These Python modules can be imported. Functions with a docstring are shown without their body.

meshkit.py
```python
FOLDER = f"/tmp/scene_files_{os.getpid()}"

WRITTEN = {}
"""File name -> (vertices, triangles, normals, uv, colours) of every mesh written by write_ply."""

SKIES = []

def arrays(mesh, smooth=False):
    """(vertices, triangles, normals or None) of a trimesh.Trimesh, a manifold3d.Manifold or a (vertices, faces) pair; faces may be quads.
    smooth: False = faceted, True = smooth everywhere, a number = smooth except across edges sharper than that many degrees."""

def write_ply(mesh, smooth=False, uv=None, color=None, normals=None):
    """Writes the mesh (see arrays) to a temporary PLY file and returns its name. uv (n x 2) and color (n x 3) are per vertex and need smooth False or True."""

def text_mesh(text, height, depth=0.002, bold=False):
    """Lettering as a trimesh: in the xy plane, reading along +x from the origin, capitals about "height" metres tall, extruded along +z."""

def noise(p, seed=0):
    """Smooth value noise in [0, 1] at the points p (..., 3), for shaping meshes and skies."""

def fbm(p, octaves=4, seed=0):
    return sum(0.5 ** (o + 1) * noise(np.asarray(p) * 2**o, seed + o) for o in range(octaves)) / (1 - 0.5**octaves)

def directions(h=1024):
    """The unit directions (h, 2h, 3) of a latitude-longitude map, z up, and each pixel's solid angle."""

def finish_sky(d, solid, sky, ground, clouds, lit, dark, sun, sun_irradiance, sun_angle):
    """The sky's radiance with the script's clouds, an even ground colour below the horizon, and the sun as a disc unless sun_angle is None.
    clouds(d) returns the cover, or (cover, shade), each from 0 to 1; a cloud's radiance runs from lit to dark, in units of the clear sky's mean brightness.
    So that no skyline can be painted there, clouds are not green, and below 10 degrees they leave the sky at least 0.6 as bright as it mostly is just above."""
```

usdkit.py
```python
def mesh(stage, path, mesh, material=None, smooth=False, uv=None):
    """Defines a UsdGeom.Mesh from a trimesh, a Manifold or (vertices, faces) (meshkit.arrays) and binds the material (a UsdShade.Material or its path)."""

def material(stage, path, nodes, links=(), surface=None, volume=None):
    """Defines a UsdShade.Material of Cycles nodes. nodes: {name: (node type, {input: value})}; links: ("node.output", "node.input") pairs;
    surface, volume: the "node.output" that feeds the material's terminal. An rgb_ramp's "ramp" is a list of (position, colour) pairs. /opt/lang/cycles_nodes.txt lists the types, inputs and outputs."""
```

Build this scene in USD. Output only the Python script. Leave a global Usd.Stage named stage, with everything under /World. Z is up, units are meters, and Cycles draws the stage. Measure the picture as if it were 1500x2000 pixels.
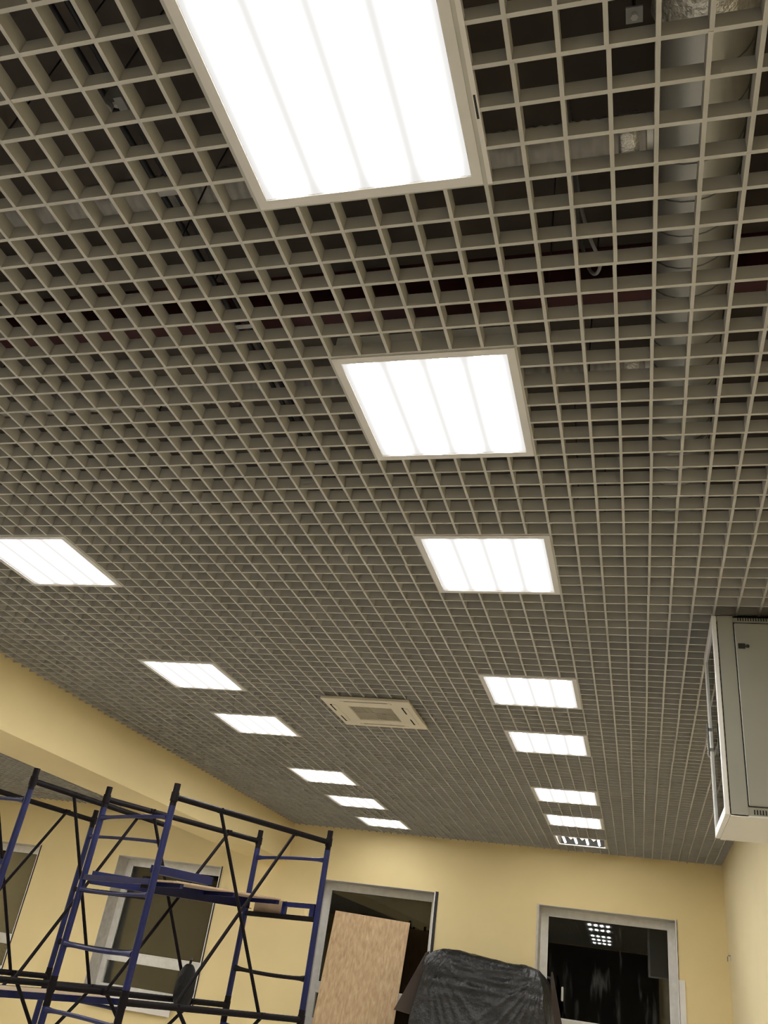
import math, random
import numpy as np, trimesh, usdkit, meshkit
from pxr import Usd, UsdGeom, UsdLux, Gf, Sdf
stage = Usd.Stage.CreateInMemory()
UsdGeom.SetStageUpAxis(stage, 'Z'); UsdGeom.SetStageMetersPerUnit(stage, 1.0)
UsdGeom.Xform.Define(stage, '/World')
rng = random.Random(7)
H = 3.2                                   # underside of the lattice ceiling above the floor
V3 = lambda *a: np.array(a, float)

# ------------------------------------------------------------------ camera, light level
F_PX, PPX, PPY = 1628.09, 770.56, 949.68
YAW, PITCH, ROLL = -0.3219, 0.5344, 0.1496
CAM = V3(0.9284, -1.3332, H - 1.7005)
EXPOSURE = -0.50
LAMP = 95.0                               # radiance of a diffuser right under a tube
fw = V3(math.sin(YAW)*math.cos(PITCH), math.cos(YAW)*math.cos(PITCH), math.sin(PITCH))
rt = V3(math.cos(YAW), -math.sin(YAW), 0); up = np.cross(rt, fw)
cx = math.cos(ROLL)*rt + math.sin(ROLL)*up; cy = -math.sin(ROLL)*rt + math.cos(ROLL)*up
cam = UsdGeom.Camera.Define(stage, '/World/camera')
cam.AddTransformOp().Set(Gf.Matrix4d(*cx, 0, *cy, 0, *(-fw), 0, *CAM, 1))
AP = 36.0
cam.CreateHorizontalApertureAttr(AP); cam.CreateVerticalApertureAttr(AP*2000/1500)
cam.CreateFocalLengthAttr(F_PX/1500*AP)
cam.CreateHorizontalApertureOffsetAttr((750 - PPX)/1500*AP)
cam.CreateVerticalApertureOffsetAttr((PPY - 1000)/1500*AP)
cam.CreateClippingRangeAttr(Gf.Vec2f(0.05, 200)); cam.CreateExposureAttr(EXPOSURE)

# ------------------------------------------------------------------ materials
M = {}
def mat(name, color, rough=0.5, metal=0.0, noise=None, bump=None, **kw):
    """A principled surface; noise=(scale, amount[, stretch]) varies its tone, bump=(scale, strength, distance) its relief."""
    n = {'p': ('principled_bsdf', dict(base_color=color, roughness=rough, metallic=metal, **kw))}; l = []
    if noise or bump: n['tc'] = ('texture_coordinate', {})
    if noise:
        s, a = noise[0], noise[1]; st = noise[2] if len(noise) > 2 else (1, 1, 1)
        n['mp'] = ('mapping', dict(scale=st)); n['nz'] = ('noise_texture', dict(scale=s, detail=5, roughness=.6))
        lo = [max(0, c*(1-a)) for c in color]; hi = [min(1, c*(1+a)) for c in color]
        n['rp'] = ('rgb_ramp', dict(ramp=[(.3, lo), (.7, hi)]))
        l += [('tc.object', 'mp.vector'), ('mp.vector', 'nz.vector'), ('nz.fac', 'rp.fac'), ('rp.color', 'p.base_color')]
    if bump:
        n['nb'] = ('noise_texture', dict(scale=bump[0], detail=4)); n['bp'] = ('bump', dict(strength=bump[1], distance=bump[2]))
        l += [('tc.object', 'nb.vector'), ('nb.fac', 'bp.height'), ('bp.normal', 'p.normal')]
    M[name] = usdkit.material(stage, '/World/Looks/' + name, n, l, surface='p.BSDF')
mat('lattice_paint', (.40, .388, .352), .6, noise=(3, .06), specular_ior_level=.2)
mat('frame_paint', (.58, .56, .53), .4)
mat('yellow_paint', (.80, .655, .345), .75, noise=(1.2, .03), bump=(60, .12, .004))
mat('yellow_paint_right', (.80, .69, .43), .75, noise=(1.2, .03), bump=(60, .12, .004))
mat('plaster', (.56, .53, .48), .9, noise=(9, .16), bump=(40, .3, .004))
mat('white_pvc', (.74, .72, .67), .35, noise=(14, .08))
mat('white_strip', (.80, .78, .74), .6)
mat('rubber', (.02, .02, .02), .7)
mat('screed', (.62, .595, .55), .8, noise=(1.5, .2))
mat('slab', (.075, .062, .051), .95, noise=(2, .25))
mat('dark_hall', (.30, .29, .24), .95)
mat('galvanised', (.50, .50, .48), .42, .85, noise=(5, .12, (1, .2, 1)))
mat('duct_seam', (.20, .20, .19), .5, .6)
mat('silver_tape', (.80, .78, .74), .28, .8, noise=(40, .25), bump=(60, .9, .01))
mat('flex_duct', (.36, .345, .32), .6, .2, noise=(20, .1))
mat('red_primer', (.05, .008, .009), .65, noise=(6, .2))
mat('tray_steel', (.45, .44, .42), .5, .2)
mat('dark_cable', (.012, .012, .014), .6)
mat('wire', (.05, .05, .05), .5, .6)
mat('fitting_grey', (.26, .26, .26), .5)
mat('cabinet_paint', (.27, .265, .23), .5)
mat('cabinet_under', (.62, .60, .54), .55)
mat('cabinet_white', (.72, .71, .68), .4)
mat('slot', (.012, .012, .010), .8)
mat('chrome', (.75, .75, .75), .18, 1.0)
mat('blue_paint', (.005, .009, .068), .42, noise=(14, .3), specular_ior_level=.35)
mat('black_paint', (.007, .005, .006), .6, noise=(20, .3), specular_ior_level=.12)
mat('bare_scratch', (.62, .60, .58), .5, .3)
mat('osb', (.40, .27, .15), .75)
mat('card', (.30, .205, .12), .8, noise=(8, .08))
mat('plywood', (.44, .32, .20), .7, noise=(6, .12, (1, 6, 1)))
mat('dark_card', (.055, .038, .028), .8)
mat('black_film', (.010, .0095, .009), .36, noise=(3, .2), bump=(26, .55, .02))
mat('black_bag', (.008, .008, .008), .5, bump=(40, .6, .01), specular_ior_level=.25)
mat('unit_cream', (.60, .55, .43), .45)
mat('unit_grille', (.36, .32, .25), .6)
mat('film_white', (.74, .70, .66), .35)
mat('red_ink', (.45, .05, .05), .6)
mat('tube_cap', (.55, .55, .53), .4)
mat('reflector', (.78, .77, .74), .4)
mat('lamp_tray', (.30, .275, .23), .6)

# OSB: long flakes lying every way
n = {'tc': ('texture_coordinate', {}), 'm1': ('mapping', dict(scale=(42, 42, 11))), 'm2': ('mapping', dict(scale=(30, 30, 9), rotation=(0, .45, 0))),
     'v1': ('noise_texture', dict(scale=1, detail=3)), 'v2': ('noise_texture', dict(scale=1, detail=4, distortion=.6)),
     'r1': ('rgb_ramp', dict(ramp=[(.3, (.33, .215, .11)), (.5, (.43, .30, .17)), (.72, (.56, .42, .26))])),
     'r2': ('rgb_ramp', dict(ramp=[(.28, (.30, .18, .09)), (.5, (.46, .32, .18)), (.75, (.60, .46, .29))])),
     'mx': ('mix', dict(fac=.5)), 'p': ('principled_bsdf', dict(roughness=.75)), 'bp': ('bump', dict(strength=.25, distance=.01))}
M['osb'] = usdkit.material(stage, '/World/Looks/osb_flakes', n, [('tc.object', 'm1.vector'), ('tc.object', 'm2.vector'), ('m1.vector', 'v1.vector'), ('m2.vector', 'v2.vector'),
     ('v1.fac', 'r1.fac'), ('v2.fac', 'r2.fac'), ('r1.color', 'mx.color1'), ('r2.color', 'mx.color2'), ('mx.color', 'p.base_color'), ('v2.fac', 'bp.height'), ('bp.normal', 'p.normal')], surface='p.BSDF')

def pane(name, tint, ior, dirt=0.0):
    n = {'tr': ('transparent_bsdf', dict(color=tint)), 'gl': ('glossy_bsdf', dict(color=(1, 1, 1), roughness=.012)), 'fr': ('fresnel', dict(IOR=ior)), 'mx': ('mix_closure', {})}
    l = [('fr.fac', 'mx.fac'), ('tr.BSDF', 'mx.closure1'), ('gl.BSDF', 'mx.closure2')]; out = 'mx.closure'
    if dirt:
        n |= {'tc': ('texture_coordinate', {}), 'mp': ('mapping', dict(scale=(11, 11, 2.0))), 'nz': ('noise_texture', dict(scale=1.0, detail=3, roughness=.55)),
              'rp': ('map_range', dict(from_min=.60, from_max=.78, to_min=0, to_max=dirt, clamp=True)), 'df': ('diffuse_bsdf', dict(color=(.45, .43, .40))), 'm2': ('mix_closure', {})}
        l += [('tc.object', 'mp.vector'), ('mp.vector', 'nz.vector'), ('nz.fac', 'rp.value'), ('rp.result', 'm2.fac'), ('mx.closure', 'm2.closure1'), ('df.BSDF', 'm2.closure2')]; out = 'm2.closure'
    M[name] = usdkit.material(stage, '/World/Looks/' + name, n, l, surface=out)
pane('window_glass', (.92, .94, .93), 1.62)
pane('smeared_glass', (.92, .94, .93), 1.62, .13)
pane('smoked_glass', (.30, .31, .30), 1.55)

# lamp glass: brightest under each of the four tubes, dimmer between them and at the tubes' ends
TX = (-.199, -.066, .066, .199)
def lamp_glass(name, peak):
    n = {'tc': ('texture_coordinate', {}), 'xyz': ('separate_xyz', {}), 'em': ('emission', dict(color=(1.0, .985, .955)))}
    l = [('tc.object', 'xyz.vector')]; last = None
    for i, x in enumerate(TX):                       # sum of exp(-((x - xi)/w)^2)
        n[f's{i}'] = ('math', dict(math_type='subtract', value2=x)); n[f'd{i}'] = ('math', dict(math_type='divide', value2=.024))
        n[f'q{i}'] = ('math', dict(math_type='multiply')); n[f'm{i}'] = ('math', dict(math_type='multiply', value2=-1.0)); n[f'e{i}'] = ('math', dict(math_type='exponent'))
        l += [('xyz.x', f's{i}.value1'), (f's{i}.value', f'd{i}.value1'), (f'd{i}.value', f'q{i}.value1'), (f'd{i}.value', f'q{i}.value2'), (f'q{i}.value', f'm{i}.value1'), (f'm{i}.value', f'e{i}.value1')]
        if last:
            n[f'a{i}'] = ('math', dict(math_type='add')); l += [(last, f'a{i}.value1'), (f'e{i}.value', f'a{i}.value2')]; last = f'a{i}.value'
        else: last = f'e{i}.value'
    n['ya'] = ('math', dict(math_type='absolute')); n['yr'] = ('map_range', dict(from_min=.22, from_max=.285, to_min=1.0, to_max=.03, clamp=True))
    n['my'] = ('math', dict(math_type='multiply')); n['mp'] = ('math', dict(math_type='multiply_add', value2=peak, value3=1.15))
    l += [('xyz.y', 'ya.value1'), ('ya.value', 'yr.value'), (last, 'my.value1'), ('yr.result', 'my.value2'), ('my.value', 'mp.value1'), ('mp.value', 'em.strength')]
    M[name] = usdkit.material(stage, '/World/Looks/' + name, n, l, surface='em.emission')
lamp_glass('lamp_glass', LAMP); lamp_glass('lamp_glass_aged', LAMP*.5)
M['lit_tube'] = usdkit.material(stage, '/World/Looks/lit_tube', {'e': ('emission', dict(color=(1, .985, .955), strength=24.0))}, surface='e.emission')

# ------------------------------------------------------------------ mesh and prim helpers
_used = {}
def numbered(parent, name):
    k = _used.get((parent, name), 0); _used[(parent, name)] = k + 1
    return f'{parent}/{name}' + (f'_{k:03d}' if k else '')
def tag(p, label=None, cat=None, group=None, kind=None):
    p = p.GetPrim() if hasattr(p, 'GetPrim') else p
    for k, v in (('label', label), ('category', cat), ('group', group), ('kind', kind)):
        if v: p.SetCustomDataByKey(k, v)
    return p
def obj(name, mesh, m, parent='/World', smooth=False, label=None, kind=None):
    path = numbered(str(parent), name)
    if isinstance(mesh, list):
        off = np.cumsum([0] + [len(q.vertices) for q in mesh[:-1]])
        mesh = trimesh.Trimesh(np.vstack([q.vertices for q in mesh]), np.vstack([np.asarray(q.faces) + o for q, o in zip(mesh, off)]), process=False)
    usdkit.mesh(stage, path, mesh, M[m], smooth=smooth)
    tag(stage.GetPrimAtPath(path), label=label, kind=kind)
    return path
def xf(name, loc=(0, 0, 0), rotz=0.0, parent='/World', label=None, cat=None, group=None, kind=None, rotx=0.0, roty=0.0):
    path = numbered(parent, name); x = UsdGeom.Xform.Define(stage, path)
    x.AddTranslateOp().Set(Gf.Vec3d(*map(float, loc)))
    if rotz: x.AddRotateZOp().Set(math.degrees(rotz))
    if roty: x.AddRotateYOp().Set(math.degrees(roty))
    if rotx: x.AddRotateXOp().Set(math.degrees(rotx))
    tag(x, label, cat, group, kind); return path
def copy(src, name, loc, label, cat, group, rotz=0.0):
    path = xf(name, loc, rotz, label=label, cat=cat, group=group)
    p = stage.GetPrimAtPath(path); p.GetReferences().AddInternalReference(Sdf.Path(src)); p.SetInstanceable(True)
    return path
_BF = trimesh.creation.box((1, 1, 1)); _BV = np.array(_BF.vertices) + .5; _BF = np.array(_BF.faces)
def box(x0, x1, y0, y1, z0, z1):
    return trimesh.Trimesh(V3(x0, y0, z0) + _BV*V3(x1-x0, y1-y0, z1-z0), _BF, process=False)
def cham(x0, x1, y0, y1, z0, z1, c=.004):
    """A box with chamfered edges (hull of three inset boxes)."""
    pts = []
    for dx, dy, dz in ((0, c, c), (c, 0, c), (c, c, 0)):
        for x in (x0+dx, x1-dx):
            for y in (y0+dy, y1-dy):
                for z in (z0+dz, z1-dz): pts.append((x, y, z))
    return trimesh.convex.convex_hull(np.array(pts))
def tube(a, b, r, sides=14):
    return trimesh.creation.cylinder(r, segment=(V3(*a), V3(*b)), sections=sides)
def sweep(pts, r, sides=10):
    pts = np.asarray(pts, float); t = np.gradient(pts, axis=0); t /= np.linalg.norm(t, axis=1, keepdims=True)
    a = np.cross(t, np.where(np.abs(t[:, 2:]) < .9, [[0, 0, 1.]], [[1., 0, 0]])); a /= np.linalg.norm(a, axis=1, keepdims=True); b = np.cross(t, a)
    r = np.broadcast_to(r, (len(pts),)); ang = np.arange(sides)*2*np.pi/sides
    v = pts[:, None] + r[:, None, None]*(np.cos(ang)[None, :, None]*a[:, None] + np.sin(ang)[None, :, None]*b[:, None])
    i, j = np.meshgrid(np.arange(len(pts)-1), np.arange(sides), indexing='ij')
    q = np.stack([i*sides+j, i*sides+(j+1) % sides, (i+1)*sides+(j+1) % sides, (i+1)*sides+j], -1).reshape(-1, 4)
    f = np.vstack([q[:, [0, 1, 2]], q[:, [0, 2, 3]]]); caps = []
    for e, s in ((0, 1), (len(pts)-1, -1)):
        for k in range(1, sides-1): caps.append([e*sides, e*sides+k, e*sides+k+1][::s])
    m = trimesh.Trimesh(v.reshape(-1, 3), np.vstack([f, caps]), process=False); m.fix_normals(); return m
def rect_frame(x0, x1, y0, y1, z0, z1, w):
    return [box(x0, x1, y0, y0+w, z0, z1), box(x0, x1, y1-w, y1, z0, z1), box(x0, x0+w, y0+w, y1-w, z0, z1), box(x1-w, x1, y0+w, y1-w, z0, z1)]
def frame_xz(x0, x1, z0, z1, y0, y1, w):
    return [box(x0, x1, y0, y1, z0, z0+w), box(x0, x1, y0, y1, z1-w, z1), box(x0, x0+w, y0, y1, z0+w, z1-w), box(x1-w, x1, y0, y1, z0+w, z1-w)]
Z = lambda z: H + z                        # heights given from the lattice ceiling down

# ------------------------------------------------------------------ room shell
SL = .92                                   # slab height above the lattice
def struct(name, mesh, m, **kw): return tag(stage.GetPrimAtPath(obj(name, mesh, m, **kw)), kind='structure')
XL, XR, YB, YF = -9.6, 1.9, 10.1, -6.6
BX0, BX1, BZ = -4.19, -3.58, -.467         # the yellow ceiling beam
struct('floor', box(XL-.3, XR+.3, YF-5, YB+.5, -.2, 0), 'screed')
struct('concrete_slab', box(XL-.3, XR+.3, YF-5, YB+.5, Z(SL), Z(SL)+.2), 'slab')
struct('wall_right', box(XR, XR+.25, YF, YB, 0, Z(SL)), 'yellow_paint_right')
struct('wall_left', box(XL-.25, XL, YF, YB, 0, Z(SL)), 'yellow_paint')
struct('beam', box(BX0, BX1, YF, YB, Z(BZ), Z(SL)), 'yellow_paint')
DX0, DX1, DZ = -2.6, 1.86, Z(-.004)         # wide opening behind the camera into an unlit hall
struct('wall_front', [box(XL, DX0, YF-.25, YF, 0, Z(SL)), box(DX1, XR, YF-.25, YF, 0, Z(SL)), box(DX0, DX1, YF-.25, YF, DZ, Z(SL))], 'yellow_paint')
struct('wall_hall', [box(DX0-.2, DX0, YF-5, YF-.25, 0, Z(SL)), box(DX1, DX1+.2, YF-5, YF-.25, 0, Z(SL)), box(DX0, DX1, YF-5, YF-4.8, 0, Z(SL)), box(DX0, DX1, YF-4.8, YF-.25, .001, .004)], 'dark_hall')
# back wall with four window openings
WT, WB, WTH = Z(-.63), Z(-2.26), .36
WX = [(-9.05, -7.43), (-6.128, -4.52), (-3.097, -1.535), (-.24, 1.352)]
edges = [XL] + [x for w in WX for x in w] + [XR]
segs = [box(edges[i], edges[i+1], YB, YB+WTH, 0, Z(SL)) for i in range(0, len(edges), 2)]
for a, b in WX: segs += [box(a, b, YB, YB+WTH, 0, WB), box(a, b, YB, YB+WTH, WT, Z(SL))]
struct('wall_back', segs, 'yellow_paint')
D, FW = .27, .08
PANE_YAW = .0117
for i, (a, b) in enumerate(WX):
    w = xf(f'window_{i+1}', (a, YB, WB), kind='structure', label=['window cut by the left edge of the photo behind the scaffolds', 'window behind the blue scaffold with a black bag in front', 'window half covered by the leaning chipboard', 'black window right of the black plastic cover, reflecting ceiling lights'][i])
    wd, ht = b - a, WT - WB
    obj('reveal', [box(0, .006, .0, D, 0, ht), box(wd-.006, wd, .0, D, 0, ht), box(.006, wd-.006, .0, D, ht-.006, ht), box(.006, wd-.006, .0, D, 0, .006)], 'plaster', w)
    tz0, tz1 = Z(-1.905) - WB, Z(-1.79) - WB
    fr = obj('window_frame', frame_xz(.006, wd-.006, .006, ht-.006, D, D+.07, FW), 'white_pvc', w)
    obj('transom', cham(FW, wd-FW, D-.006, D+.06, tz0, tz1), 'white_pvc', w)
    obj('glazing_bead', frame_xz(FW+.004, wd-FW-.004, tz1, ht-FW-.004, D+.012, D+.03, .012), 'white_strip', w)
    for za, zb in ((tz1, ht-FW), (FW, tz0)):
        g = box(-wd/2+FW, wd/2-FW, -.008, .008, za, zb)
        if i == 3: g.apply_transform(trimesh.transformations.rotation_matrix(PANE_YAW, [0, 0, 1]))       # this sash hangs a touch out of square
        g.apply_translation((wd/2, D+.042, 0)); obj('pane', g, 'smeared_glass' if i == 3 else 'window_glass', w)
    obj('sill', cham(-.04, wd+.04, -.06, D, -.025, .008), 'white_pvc', w)
    obj('corner_bead', box(wd-.014, wd+.002, -.006, .02, 0, ht), 'white_strip', w)
    sw = (.010, .012, .034, .004)[i]
    obj('sealing_strip', box(wd+.002, wd+.002+sw, -.012, .004, 0, ht+.005), 'rubber', w)
    if i == 1:
        ap = obj('sill_film', cham(.12, wd-.25, -.068, -.061, -.15, .0, .002), 'film_white', w, label='protective film with red print hanging over the sill')
        t = meshkit.text_mesh('EX', .035, .002, True); t.apply_transform(trimesh.transformations.rotation_matrix(math.pi/2, [1, 0, 0])); t.apply_translation((.36, -.069, -.055)); obj('lettering', t, 'red_ink', ap)
        obj('tear', box(.85, 1.0, -.0705, -.068, -.085, -.075), 'slot', ap)
    if i == 3:
        obj('plaster_patch', box(wd+.004, wd+.07, -.012, .002, 0, Z(-1.235) - WB), 'white_strip', w)
        obj('handle', cham(.27, .295, D-.012, D+.031, tz1+.18, tz1+.33, .008), 'white_pvc', w, smooth=30, label='white window handle')
        obj('reveal_edge', box(-.02, .0, -.012, .0, 0, ht+.005), 'plaster', w)
# small wiring hole with a bent cable end on the right wall
t = xf('wall_cable', (XR, 9.80, Z(-.98)), label='short bent cable end sticking out of right wall near far corner', cat='cable')
obj('cable', sweep([(0, 0, .03), (-.02, -.005, .032), (-.034, -.012, .015), (-.036, -.02, -.03)], .006), 'fitting_grey', t)
obj('hole_rim', trimesh.creation.cylinder(.022, .006, transform=trimesh.transformations.rotation_matrix(math.pi/2, [0, 1, 0])), 'plaster', t)

# ------------------------------------------------------------------ ceiling lattice
CELL, BW, BH = .1, .010, .048
RIGHT = [-48, -36, -24, -6, 6, 18, 36, 48, 66, 78, 90]
LEFT = [-24, -6, 6, 18, 36, 48, 66, 78, 90]
BAY = [(-81, v) for v in (-18, -6, 6, 18, 36, 48, 60, 72)] + [(-60, v) for v in (30, 42, 54, 66, 78)]
BLOCK = [(0, v) for v in RIGHT] + [(-24, v) for v in LEFT] + [(-12, 42)]
def cuts(lo, hi, blocks):
    out, at = [], lo
    for a, b in sorted(blocks):
        if a > at: out.append((at, min(a, hi)))
        at = max(at, b)
    if at < hi: out.append((at, hi))
    return out
def long_slat(u, y0, y1, blocks, y_ref=-6.0):
    """One lengthwise slat: 0.6 m pieces butted end to end, each a millimetre or two out of line."""
    r = random.Random(1000 + u); ms = []
    for a, b in cuts(y0, y1, blocks):
        y = a
        while y < b - 1e-6:
            nx = min(b, (math.floor((y + 1e-6 - .3*(u % 2))/.6) + 1)*.6 + .3*(u % 2))
            d, e = r.gauss(0, .0012), r.gauss(0, .0008)
            ms.append(box(u*CELL - BW/2 + d, u*CELL + BW/2 + d, y + .0004, nx - .0004, Z(0) + e, Z(BH) + e)); y = nx
    return ms
def cross_slat(v, x0, x1, blocks):
    r = random.Random(5000 + v); ms = []
    for a, b in cuts(x0, x1, blocks):
        x = a
        while x < b - 1e-6:
            nx = min(b, (math.floor((x + 1e-6)/.6) + 1)*.6); d = r.gauss(0, .0010)
            ms.append(box(x, nx, v*CELL - BW/2 + d, v*CELL + BW/2 + d, Z(.0006), Z(BH - .0006))); x = nx
    return ms
ceil = xf('ceiling', kind='structure', label='open square lattice ceiling of grey painted slats')
for u in range(-35, 19):
    bl = [(v*CELL - .0, v*CELL + .6) for uu, v in BLOCK if uu < u < uu + 6]
    obj('slat', long_slat(u, YF + .01, YB - .01, bl), 'lattice_paint', ceil)
rear = []
for v in range(-65, 101):
    bl = [(uu*CELL, uu*CELL + .6) for uu, vv in BLOCK if vv < v < vv + 6]
    ms = cross_slat(v, BX1 + .01, XR - .01, bl)
    if v < -10: rear += ms
    else: obj('slat', ms, 'lattice_paint', ceil)
obj('rear_slats', rear, 'lattice_paint', ceil, kind='stuff')
bay = []
for u in range(-95, -42):
    bay += long_slat(u, YF + .01, YB - .01, [(v*CELL, v*CELL + .6) for uu, v in BAY if uu < u < uu + 6])
for v in range(-65, 101):
    bay += cross_slat(v, XL + .01, BX0 - .01, [(uu*CELL, uu*CELL + .6) for uu, vv in BAY if vv < v < vv + 6])
tag(stage.GetPrimAtPath(obj('ceiling', bay, 'lattice_paint')), kind='structure', label='lattice ceiling of the side bay beyond the yellow beam')

# ------------------------------------------------------------------ recessed ceiling lights
def make_light(name, bare, loc, label, cat, group, glass='lamp_glass'):
    inner = 'lamp_tray' if bare else 'reflector'
    t = xf(name, loc, label=label, cat=cat, group=group)
    h = .296
    fr = rect_frame(-h, h, -h, h, -.005, .012, .026)
    obj('frame', fr, 'frame_paint', t)
    obj('housing', [box(-h+.006, h-.006, -h+.006, h-.006, .086, .09)] + rect_frame(-h+.004, h-.004, -h+.004, h-.004, .0125, .09, .003), inner, t)
    if not bare:
        obj('diffuser', box(-h+.0255, h-.0255, -h+.0255, h-.0255, .001, .006), glass, t)
    else:
        for x in TX:
            tb = obj('tube', tube((x, -.245, .022), (x, .245, .022), .0135, 16), 'lit_tube', t, smooth=40)
            for s in (-1, 1): obj('tube_cap', tube((x, s*.245, .022), (x, s*.262, .022), .0138, 12), 'tube_cap', tb)
        for s in (-1, 1): obj('lamp_holder', box(-h+.05, h-.05, s*.268-.012, s*.268+.012, .008, .085), 'slot', t)
        for x in (-.133, 0, .133): obj('reflector_ridge', trimesh.convex.convex_hull(np.array([(x+dx, y, z) for y in (-.24, .24) for dx, z in ((-.04, .085), (.04, .085), (0, .05))])), inner, t)
    return t
R_ORD = {-6: 'largest square ceiling light, nearest and cut by the top edge of the photo', 6: 'second nearest square ceiling light of the right row, left tube darker', 18: 'third nearest ceiling light of the right row, showing pale bands', 36: 'fourth ceiling light of the right row, upper of the pair beside the air unit',
         48: 'fifth ceiling light of the right row, lower of the pair beside the air unit', 66: 'sixth ceiling light of the right row, above the last two', 78: 'seventh ceiling light of the right row, just above the bare tubes', 90: 'open ceiling light with four bare tubes at far end of right row'}
L_ORD = {18: 'ceiling light cut by the left edge of the photo', 36: 'long parallelogram ceiling light of the left row above the yellow beam', 48: 'ceiling light of the left row left of the air unit', 66: 'ceiling light of the left row above its last two', 78: 'second last ceiling light of the left row towards the far wall', 90: 'last ceiling light of the left row, nearest the far wall'}
BEH = 'lit square ceiling light outside the photo, met only in reflections'
first = aged = None                       # lights by the far wall and in the side bay have older, dimmer tubes
for row, u, vs, lab in (('right', 0, RIGHT, R_ORD), ('left', -24, LEFT, L_ORD), ('bay', 0, BAY, {})):
    for v in vs:
        if row == 'bay': u, v = v
        loc = (u*CELL + .3, v*CELL + .3, Z(0)); g = f'recessed ceiling lights of the {row} row' if v in lab and row != 'bay' else 'recessed ceiling lights outside the photo'
        if row == 'right' and v == 90: make_light('ceiling_light', True, loc, lab[v], 'ceiling light', g)
        elif first is None: first = make_light('ceiling_light', False, loc, (lab.get(v, BEH) if row != 'bay' else BEH), 'ceiling light', g)
        elif (row == 'left' and v > 70) or (row == 'bay' and u == -60 and v > 70):
            if aged is None: aged = make_light('ceiling_light', False, loc, lab.get(v, BEH), 'ceiling light', g, 'lamp_glass_aged')
            else: copy(aged, 'ceiling_light', loc, (lab.get(v, BEH) if row != 'bay' else BEH), 'ceiling light', g)
        else: copy(first, 'ceiling_light', loc, (lab.get(v, BEH) if row != 'bay' else BEH), 'ceiling light', g)
# thin carrier strips with a dark slot beside the nearest light
t = xf('light_carrier', (.6, -.3, Z(0)), label='thin slotted carrier strip along right side of the nearest ceiling light', cat='strip')
obj('strip', box(.0055, .0175, -.31, .30, -.002, .02), 'frame_paint', t)
obj('slot', box(.0085, .0135, .06, .12, -.0028, -.0019), 'slot', t)

# ------------------------------------------------------------------ cassette air unit
t = xf('air_conditioner', (-.90, 4.5, Z(-.03)), label='cream ceiling cassette air unit with square grille set into the lattice', cat='air conditioner')
c = .325
pn = rect_frame(-c, c, -c, c, 0, .022, .145)
obj('panel', [cham(-c, c, -c, -c+.16, 0, .024), cham(-c, c, c-.16, c, 0, .024), box(-c+.002, -c+.16, -c+.15, c-.15, .0005, .022), box(c-.16, c-.002, -c+.15, c-.15, .0005, .022)], 'unit_cream', t)
obj('grille_back', box(-.17, .17, -.17, .17, .013, .018), 'unit_grille', t)
for ix in range(2):
    for iy in range(2):
        x0, y0 = -.158 + ix*.161, -.158 + iy*.161
        if (ix + iy) % 2: ms = [box(x0+.002, x0+.153, y0 + k*.0128, y0 + k*.0128 + .006, .007, .014) for k in range(12)]
        else: ms = [box(x0 + k*.0128, x0 + k*.0128 + .006, y0+.002, y0+.153, .007, .014) for k in range(12)]
        obj('grille', ms, 'unit_grille', t)
obj('grille_frame', rect_frame(-.172, .172, -.172, .172, .002, .014, .012), 'unit_cream', t)
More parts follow.
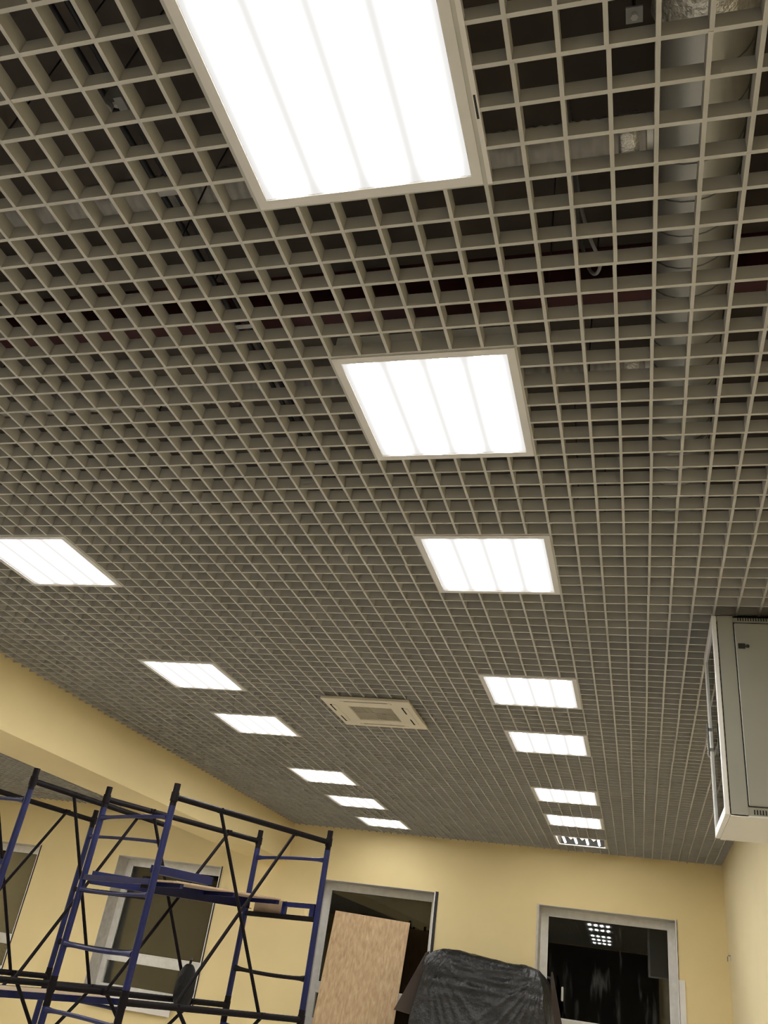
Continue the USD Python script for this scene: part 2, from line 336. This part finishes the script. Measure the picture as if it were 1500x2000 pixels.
for k, (x0, x1, y0, y1) in enumerate(((-.286, -.250, -.19, .19), (.250, .286, -.19, .19), (-.19, .19, .255, .283), (-.19, .19, -.283, -.255))):
    lv = obj('louvre', cham(x0, x1, y0, y1, -.004, .004, .002), 'unit_cream', t)
    if k < 2:
        for ya, yb in ((-.20, -.06), (.07, .20)): obj('louvre_gap', box(x0-.004, x0+.008, ya, yb, -.0045, .0), 'slot', lv)
    else: obj('louvre_gap', box(-.16, .16, y0-.003, y0+.004, -.0045, .0), 'unit_grille', lv)
obj('casing', box(-.29, .29, -.29, .29, .024, .28), 'galvanised', t)

# ------------------------------------------------------------------ services in the ceiling void
def duct_run(p0, p1, r, seam, tilt, sides=36):
    p0, p1 = V3(*p0), V3(*p1); L = np.linalg.norm(p1-p0); d = (p1-p0)/L
    a = np.cross(d, V3(0, 0, 1)); a /= np.linalg.norm(a); b = np.cross(d, a); ms = []
    n = int(L/seam)
    th = np.linspace(0, 2*np.pi*n, n*20)
    pts = p0 + d*(th/(2*np.pi)*seam)[:, None] + (r+.001)*(np.cos(th)[:, None]*a + np.sin(th)[:, None]*b)
    return tube(p0, p1, r, sides), sweep(pts, .0028, 4)
t = xf('air_duct', (1.13, 0, Z(.44)), label='large round galvanised duct above the lattice, running away along the right wall', cat='duct')
body, seam = duct_run((0, -2.5, 0), (0, 9.5, 0), .118, .13, 0)
obj('duct_body', body, 'galvanised', t, smooth=40); obj('spiral_seam', seam, 'duct_seam', t)
for y in (-.17,):
    obj('collar', [tube((0, y-.045, 0), (0, y+.045, 0), .128, 36), tube((0, y+.045, 0), (0, y+.06, 0), .132, 36), tube((0, y-.06, 0), (0, y-.045, 0), .132, 36)], 'silver_tape', t, smooth=40)
for y in (1.62, 3.6): obj('strap', tube((0, y-.012, 0), (0, y+.012, 0), .123, 36), 'duct_seam', t, smooth=40)
for k, (y, lab) in enumerate(((.21, 'grey flexible branch duct with silver tape, nearest, crossing behind nearest light'), (1.22, 'grey flexible branch duct above the second light of the right row'), (2.6, 'grey flexible branch duct above the third light of the right row'))):
    t = xf('branch_duct', (0, y, Z(.42)), label=lab, cat='duct')
    xs = np.linspace(.99, -2.8, 760); rr = .055 + .0025*np.sin(xs*2*np.pi/.03)
    pts = np.stack([xs, .012*np.sin(xs*2.1), .018*np.sin(xs*1.6+.5)-.018], 1)
    obj('hose', sweep(pts, rr, 16), 'flex_duct', t, smooth=True)
    obj('tape', sweep(np.array([[x, .012*math.sin(x*2.1), .018*math.sin(x*1.6+.5)-.018] for x in (.915, .93, .95, .97)]), .0605, 20), 'silver_tape', t, smooth=True)
    obj('end_collar', tube((.975, .01, 0), (1.008, .01, 0), .052, 20), 'galvanised', t, smooth=40)
def ibeam(x0, x1, w, h, tw):
    return [box(x0, x1, -w/2, w/2, 0, tw), box(x0, x1, -tw/2, tw/2, tw, h-tw), box(x0, x1, -w/2, w/2, h-tw, h)]
for y, z, lab in ((.86, .42, 'dark red primed steel beam crossing above the lattice between the two nearest lights'), (4.9, .58, 'dark red primed steel beam far above the lattice past the third light')):
    t = xf('steel_beam', (0, y, Z(z)), label=lab, cat='beam')
    a = ibeam(BX1+.0, XR, .10, .20, .012); obj('flange', a[0], 'red_primer', t); obj('web', a[1], 'red_primer', t); obj('flange', a[2], 'red_primer', t)
    obj('bolt', trimesh.creation.cylinder(.012, .016, transform=trimesh.transformations.translation_matrix((.76, .03, -.006)), sections=6), 'fitting_grey', t)
t = xf('cable_tray', (-.42, 0, Z(.27)), label='narrow steel cable tray with dark cables above the lattice, left of the near lights', cat='cable tray')
for x in (-.055, .045): obj('side_rail', [box(x, x+.004, -3, 9, 0, .05), box(x-.009, x+.013, -3, 9, -.002, .003)], 'tray_steel', t)
obj('rung', [box(-.06, .054, y, y+.02, .001, .004) for y in np.arange(-2.9, 9, .3)], 'tray_steel', t)
for k, x in enumerate((-.025, .02)):
    ys = np.linspace(-3, 9, 60); obj('cable', sweep(np.stack([x + .004*np.sin(ys*3+k), ys, .013 + .003*np.sin(ys*2+k*2)], 1), .0095, 8), 'dark_cable', t, smooth=True)
t = xf('clamp_fitting', (-.38, -.24, Z(.165)), label='small grey cable clamp with round cap hanging under the cable tray', cat='clamp')
obj('bracket', [box(-.03, .03, -.004, .004, .03, .10), box(.02, .045, -.02, .02, .02, .05)], 'fitting_grey', t)
obj('cap', trimesh.creation.cylinder(.02, .02, transform=trimesh.transformations.translation_matrix((-.015, 0, .02)), sections=20), 'fitting_grey', t, smooth=40)
obj('loop', sweep([(-.02, 0, .03), (-.035, .02, .045), (-.01, .04, .06), (.02, .03, .08)], .006), 'dark_cable', t, smooth=True)
t = xf('anchor_bracket', (.958, -.14, Z(.38)), label='small square steel anchor plate with nut beside the round duct', cat='bracket')
obj('plate', box(-.02, .02, -.02, .02, 0, .006), 'fitting_grey', t)
obj('nut', trimesh.creation.cylinder(.009, .010, transform=trimesh.transformations.translation_matrix((0, 0, -.006)), sections=6), 'tray_steel', t)
obj('rod', tube((0, 0, .006), (0, 0, SL-.38), .005, 8), 'wire', t)
wires = [(-.55, -.26), (-.25, -.45), (-.28, .15), (-.95, .45), (-.85, .95), (-1.1, 1.75), (-1.0, 2.1), (.68, .5), (.75, .95), (.72, 1.9), (.78, 2.4), (-1.75, 1.0), (-1.2, 3.1), (-.3, 2.9)]
WL = {2: 'hanger wire behind the lower left corner of the nearest ceiling light', 0: 'hanger wire beside the top of the cable tray, left of nearest light', 3: 'hanger wire near the left edge beside the nearest grey branch duct',
      5: 'hanger wire left of the second light over the dense lattice', 7: 'hanger wire right of the nearest light beside the flexible duct', 11: 'hanger wire far left of the air unit over the dense lattice', 1: 'hanger wire along left side of the nearest ceiling light'}
for k, (x, y) in enumerate(wires):
    x, y = round(x/.1)*.1, round(y/.1)*.1
    t = xf('hanger_wire', (x, y, Z(BH)), label=WL.get(k, 'thin dark hanger wire rising from a lattice joint into the void'), cat='wire', group='hanger wires of the lattice ceiling')
    obj('rod', sweep([(0, 0, -.01), (.004, .02, .25), (.03*((k % 3)-1), .09, SL-BH)], .0028, 6), 'wire', t)
    obj('hook', sweep([(0, 0, -.01), (.008, 0, -.018), (.012, 0, -.006), (.006, 0, .006)], .0025, 6), 'wire', t)
t = xf('sagging_cable', (.73, .55, Z(.30)), label='thin dark cable sagging in a loop above the lattice, right of nearest light', cat='cable')
ss = np.linspace(0, 1, 30); obj('cable', sweep(np.stack([.02 + .10*np.sin(ss*math.pi), -.12 + .30*ss, (SL-.30)*(2*ss-1)**4], 1), .006, 8), 'fitting_grey', t, smooth=True)

# ------------------------------------------------------------------ wall cabinet
CX0, CX1, CY0, CY1, CZ0, CZ1 = 1.28, XR, 2.51, 3.055, Z(-.927), Z(-.045)
t = xf('network_cabinet', (CX0, CY0, CZ0), label='grey wall-hung equipment cabinet with glass door, high at right edge', cat='cabinet')
w, d, h = CX1-CX0, CY1-CY0, CZ1-CZ0
obj('body', [box(.028, w, .004, .012, 0, h), box(.028, w, d-.012, d-.004, 0, h), box(w-.01, w, .012, d-.012, 0, h), box(.028, w, .004, d-.004, h-.008, h), box(.028, .04, .012, d-.012, 0, .05), box(.028, .04, .012, d-.012, h-.05, h), box(.028, .04, .012, .05, .05, h-.05), box(.028, .04, d-.05, d-.012, .05, h-.05)], 'cabinet_paint', t)
obj('underside', box(.02, w, .0, d, -.004, .004), 'cabinet_under', t)
obj('back_plate', box(.30, .304, .012, d-.012, .01, h-.01), 'slot', t)
sp = obj('side_panel', cham(.095, w-.04, -.004, .006, .042, h-.036, .003), 'cabinet_paint', t)
obj('panel_gap', frame_xz(.091, w-.036, .038, h-.032, .0015, .0045, .006), 'slot', sp)
obj('lock', [cham(.105, .135, -.008, -.003, h-.160, h-.135, .002), trimesh.creation.cylinder(.008, .004, transform=trimesh.transformations.translation_matrix((.145, -.005, h-.147)) @ trimesh.transformations.rotation_matrix(math.pi/2, [1, 0, 0]), sections=12)], 'slot', sp)
obj('vent', [box(.112 + k*.011, .117 + k*.011, .0025, .0045, .010, .028) for k in range(34)], 'slot', t)
obj('vent', [box(.112 + k*.011, .117 + k*.011, .0025, .0045, h-.022, h-.006) for k in range(34)], 'slot', t)
obj('corner_post', box(.024, .09, .0, .004, 0, h), 'cabinet_paint', t); obj('corner_post', box(w-.036, w, .0, .004, 0, h), 'cabinet_paint', t)
obj('door_gap', box(.0195, .0265, .0005, .02, .035, h-.03), 'slot', t)
dr = obj('door_frame', [cham(0, .02, -.002, .03, 0, h, .003), cham(0, .02, d-.022, d, 0, h, .003), box(0, .02, .03, d-.022, 0, .035), box(0, .02, .03, d-.022, h-.035, h)], 'cabinet_white', t)
obj('door_glass', box(.008, .012, .028, d-.02, .03, h-.03), 'smoked_glass', dr)
obj('door_handle', [cham(-.022, -.012, d-.16, d-.135, .335, .495, .003), box(-.014, .004, d-.152, d-.143, .36, .375), box(-.014, .004, d-.152, d-.143, .455, .47)], 'chrome', dr, smooth=30)

# ------------------------------------------------------------------ scaffold towers
LEN, WID = 1.6, .864
TOP, TIE = Z(-.678), Z(-.767)
def post_xy(t_, s): return (s*LEN, t_*WID)
def tower(name, loc, ang, label, far_hidden=False):
    t = xf(name, loc, ang, label=label, cat='scaffold'); R = .0235; SEC = 1.245
    corners = [(0, 0), (0, WID), (LEN, 0), (LEN, WID)]
    for x, y in corners:
        p = obj('post', [tube((x, y, TOP-1.30), (x, y, TOP-.15), R, 18)], 'blue_paint', t, smooth=40)
        obj('spigot', tube((x, y, TOP-.155), (x, y, TOP), R*.97, 18), 'black_paint', p, smooth=40, label='black painted post head')
        obj('joint_sleeve', [tube((x, y, TOP-1.45), (x, y, TOP-1.27), R*1.06, 18)], 'black_paint', p, smooth=40, label='black joint sleeve')
        lp = obj('lower_post', tube((x, y, .12), (x, y, TOP-1.44), R, 18), 'blue_paint', t, smooth=40)
        obj('castor', [trimesh.creation.cylinder(.055, .035, transform=trimesh.transformations.translation_matrix((x, y, .055)) @ trimesh.transformations.rotation_matrix(math.pi/2, [1, 0, 0]), sections=24), box(x-.02, x+.02, y-.024, y+.024, .07, .125)], 'black_paint', lp, smooth=30)
    for k in range(2):
        z0 = TOP - k*SEC
        for x in (0, LEN):
            for dz, r in ((-.225, .013), (-.72, .012), (-1.07, .014)):
                if z0 + dz < .3 or (x and dz == -.72): continue
                ys = np.linspace(.02, WID-.02, 14); bow = (.006 if dz > -.3 else -.010)*np.sin((ys-.02)/(WID-.04)*math.pi)
                rr = np.full(14, r); rr[[0, -1]] = r*1.7; rr[[1, -2]] = r*1.15
                obj('rung', sweep(np.stack([np.full(14, x), ys, z0 + dz + bow], 1), rr, 12), 'blue_paint' if (x == 0 or dz > -.3) else 'black_paint', t, smooth=50)
            zb = z0 - (.662 if x else .640)
            obj('end_beam', cham(x-.018, x+.018, .02, WID-.02, zb-.018, zb+.018, .003), 'blue_paint' if x == 0 else 'black_paint', t)
        for y in (0, WID):
            for zt in ([TIE] if k == 0 else []) + [TIE - (k+1)*SEC]:
                if zt < .2: continue
                tb = obj('tie_tube', tube((0.02, y, zt), (LEN-.02, y, zt), .0205, 14), 'black_paint', t, smooth=40)
                for s in (0, LEN): obj('tie_clamp', tube((s, y, zt-.03), (s, y, zt+.03), R*1.18, 14), 'black_paint', tb, smooth=40)
            za, zb_ = TIE - k*SEC, TIE - (k+1)*SEC
            if zb_ < .2: zb_ = .45
            off = .022 if y == 0 else -.022
            for sgn, (s0, s1) in enumerate(((.27, .74), (.77, .26))):
                yy = y + off*(1 if sgn else .4)
                br = obj('brace', tube((s0*LEN, yy, za+.005), (s1*LEN, yy, zb_-.005), .0125, 12), 'black_paint', t, smooth=40)
                for sx, zx in ((s0, za), (s1, zb_)): obj('brace_bolt', [tube((sx*LEN, yy-.03, zx+.012), (sx*LEN, yy+.03, zx+.012), .007, 8), tube((sx*LEN-.02, yy, zx), (sx*LEN+.02, yy, zx), .021, 10)], 'black_paint', br)
    return t
A1, A2 = 1.125, math.radians(79.6)
T1, T2 = V3(-2.209, 4.253, 0), V3(-3.318, 4.147, 0)
tower('scaffold_tower', T1, A1, 'blue and black tube scaffold tower on the right carrying the plank deck')
tower('scaffold_tower', T2, A2, 'blue and black tube scaffold tower at the left edge of the photo')
zd = TOP - .680                           # the deck rests on the end beams and rises a little towards the far end
t = xf('scaffold_deck', (T1[0], T1[1], zd), A1, roty=-.033, label='blue steel framed plank deck across the right scaffold tower', cat='deck')
obj('side_channel', [cham(.022, 1.577, .792, .80, .0, .088, .002), box(.022, 1.577, .765, .792, .0, .005)], 'blue_paint', t)
obj('side_channel', [cham(.50, 1.577, .42, .425, .080, .094, .002)], 'plywood', t)
obj('plywood_panel', box(.48, 1.577, .425, .792, .080, .092), 'plywood', t)
for q in (.55, 1.07, 1.54): obj('cross_bar', box(q, q+.03, .43, .792, .050, .079), 'blue_paint', t)
obj('hook', box(.02, .05, .11, .16, .0, .075), 'black_paint', t)
t = xf('blue_plank', (T1[0], T1[1], zd + .128), A1, label='short narrow blue steel plank lying beside the scaffold deck', cat='plank')
obj('plank', [cham(.035, .52, .03, .036, -.03, .022, .002), box(.035, .52, .036, .12, -.03, -.026), box(.035, .52, .115, .12, -.026, .022)], 'blue_paint', t)
obj('end_plate', box(.515, .525, .03, .12, -.032, .024), 'black_paint', t)
t = xf('brown_board', (T1[0], T1[1], zd), A1, label='brown board piece lying across the far end of the scaffold deck', cat='board')
obj('board', cham(1.622, 1.642, .41, .79, .036, .136, .003), 'card', t)
t = xf('deck_bracket', (T1[0], T1[1], zd), A1, label='blue open bracket on the far scaffold beam beside the brown board', cat='bracket')
obj('bracket', [box(1.582, 1.618, .04, .40, .092, .126), box(1.582, 1.618, .375, .405, .037, .126), box(1.582, 1.618, .03, .08, .037, .126)], 'blue_paint', t)
t = xf('scaffold_deck', (T2[0], T2[1], Z(-2.120)), A2, label='blue edged plank deck low on the left scaffold tower', cat='deck')
obj('side_channel', cham(.0, 1.62, .06, .068, .0, .045, .002), 'blue_paint', t); obj('side_channel', cham(.0, 1.62, .50, .508, .0, .045, .002), 'blue_paint', t)
obj('plywood_panel', box(.0, 1.62, .068, .50, .028, .042), 'plywood', t)
# black bag hooked on the back tie tube
e1 = V3(math.cos(A1), math.sin(A1), 0); n1 = V3(-e1[1], e1[0], 0)
bp = T1 + e1*1.06 + n1*(WID - .10)
sph = trimesh.creation.icosphere(3); v = sph.vertices.copy(); zz = np.sign(v[:, 2])*np.abs(v[:, 2])**1.6; rr = np.clip(1-zz**2, 0, 1)**.35/np.maximum(np.hypot(v[:, 0], v[:, 1]), 1e-3)
v[:, 0] *= .085*rr; v[:, 1] *= .06*rr; v[:, 2] = zz*.15; v[:, :2] *= (.95 - .12*zz)[:, None]; v += .014*(meshkit.fbm(v*22, 3, 5)[:, None]-.5)*sph.vertices; sph.vertices = v
t = xf('black_bag', (bp[0], bp[1], TIE - 1.245 + .10), label='black plastic bag on the back tube of right scaffold, before the window', cat='bag')
obj('sack', sph, 'black_bag', t, smooth=True); obj('neck', sweep([(0, 0, .13), (.0, .01, .17), (-.02, .05, .185), (-.04, .09, .16), (-.045, .10, .10)], .010), 'black_bag', t)

# ------------------------------------------------------------------ things standing at the far wall
def board(name, loc, w, h, th, lean, roll, m, label, cat, part):
    t = xf(name, loc, label=label, cat=cat, rotx=-lean, roty=roll)
    obj(part, cham(0, w, 0, th, 0, h, .002), m, t); return t
board('chipboard_sheet', (-2.775, 9.50, .005), .965, 2.21, .012, .115, .032, 'osb', 'tall flaked chipboard sheet leaning against the third window', 'board', 'sheet')
# stack under black polythene: a rounded block whose skin falls in folds from its two upper corners
def cover():
    nx, ny, nz = 90, 22, 90
    b = trimesh.creation.box((1, 1, 1)); pts, faces, base = [], [], 0
    def grid(fn, na, nb):
        nonlocal base
        a, c = np.meshgrid(np.linspace(0, 1, na), np.linspace(0, 1, nb), indexing='ij')
        p = fn(a.ravel(), c.ravel()); i, j = np.meshgrid(np.arange(na-1), np.arange(nb-1), indexing='ij'); k = base + i*nb + j
        q = np.stack([k, k+nb, k+nb+1, k+1], -1).reshape(-1, 4); pts.append(p); faces.append(np.vstack([q[:, [0, 1, 2]], q[:, [0, 2, 3]]])); base += len(p)
    one = np.ones_like
    grid(lambda a, c: np.stack([a, 0*a, c], 1), nx, nz); grid(lambda a, c: np.stack([a, one(a), c], 1)[:, :], nx, nz)
    grid(lambda a, c: np.stack([0*a, a, c], 1), ny, nz); grid(lambda a, c: np.stack([one(a), a, c], 1), ny, nz)
    grid(lambda a, c: np.stack([a, c, one(a)], 1), nx, ny)
    p = np.vstack(pts); f = np.vstack(faces); u, v, w = p.T
    topz = np.interp(u, [0, .05, .12, .22, .42, .62, .76, .86, .95, 1], [1.835, 1.885, 1.92, 1.925, 1.905, 1.875, 1.862, 1.868, 1.835, 1.74])
    q = np.clip((w-.90)/.10, 0, 1); rnd = 1 - np.sqrt(np.clip(1-q*q, 0, 1))     # rounded upper edge
    z = w*topz; flare = (1-w)
    xl = -1.375 - .19*flare + .05*rnd; xr = -.03 + .20*flare**1.25 - .05*rnd
    x = xl + u*(xr-xl); yf = 9.02 - .10*flare + .07*rnd; yb = 9.85 - .06*rnd; y = yf + v*(yb-yf)
    front = np.exp(-((v)/.25)**2); disp = np.zeros_like(x)
    for (ax, az), sgn, fr, ph in (((-1.33, 1.88), 1, 17, .3), ((-.06, 1.80), -1, 15, 1.1)):
        dx, dz = (x-ax)*sgn, az - z; r = np.hypot(dx, dz) + 1e-6; th = np.arctan2(dz, np.maximum(dx, 1e-4))
        s = np.sin(th*fr + ph + 1.4*np.sin(th*5 + ph)); ridge = (1 - np.abs(s))**2 - .3
        disp += ridge*.030*np.clip(r/.25, 0, 1)*np.exp(-r/.85)*(dx > -.05)
    nzv = meshkit.fbm(np.stack([x*2.2, y*3, z*2.8], 1), 4, 11) - .5
    sag = .03*np.sin(np.clip(u, 0, 1)*math.pi)*np.exp(-((z-1.62)/.12)**2)*np.sin(z*60 + 3*u)
    y = y - front*(disp + .05*nzv + sag*.5)
    side = np.exp(-((u)/.04)**2) - np.exp(-((1-u)/.04)**2)
    x = x + side*(.02*np.sin(z*9+v*7) + .03*nzv); z = z + (w > .97)*.03*(meshkit.fbm(np.stack([x*7, y*7, 0*x], 1), 3, 4)-.5)
    m = trimesh.Trimesh(np.stack([x, y, np.maximum(z, 0)], 1), f, process=False); m.merge_vertices(digits_vertex=5); m.fix_normals(); return m
t = xf('covered_stack', (0, 0, 0), label='waist-high stack draped in crumpled black plastic sheeting between the right windows', cat='covered stack')
obj('plastic_sheet', cover(), 'black_film', t, smooth=60)
fl = trimesh.convex.convex_hull(np.array([(-1.40, 9.24, 1.86), (-1.36, 9.26, 1.88), (-1.50, 9.22, 1.55), (-1.68, 9.17, 1.27), (-1.44, 9.22, 1.24), (-1.40, 9.26, 1.30)]))
obj('loose_flap', fl, 'dark_card', t, label='dark brown corner of cardboard poking out at left')
t = xf('dark_board', (-.02, 9.94, .002), label='black board leaning at right side of the plastic covered stack', cat='board', roty=-.02)
obj('sheet', trimesh.creation.extrude_polygon(__import__('shapely').Polygon([(0, 0), (.42, 0), (.02, 1.86), (-.0, 1.86)]), .012).apply_transform(trimesh.transformations.rotation_matrix(math.pi/2, [1, 0, 0])), 'dark_card', t)
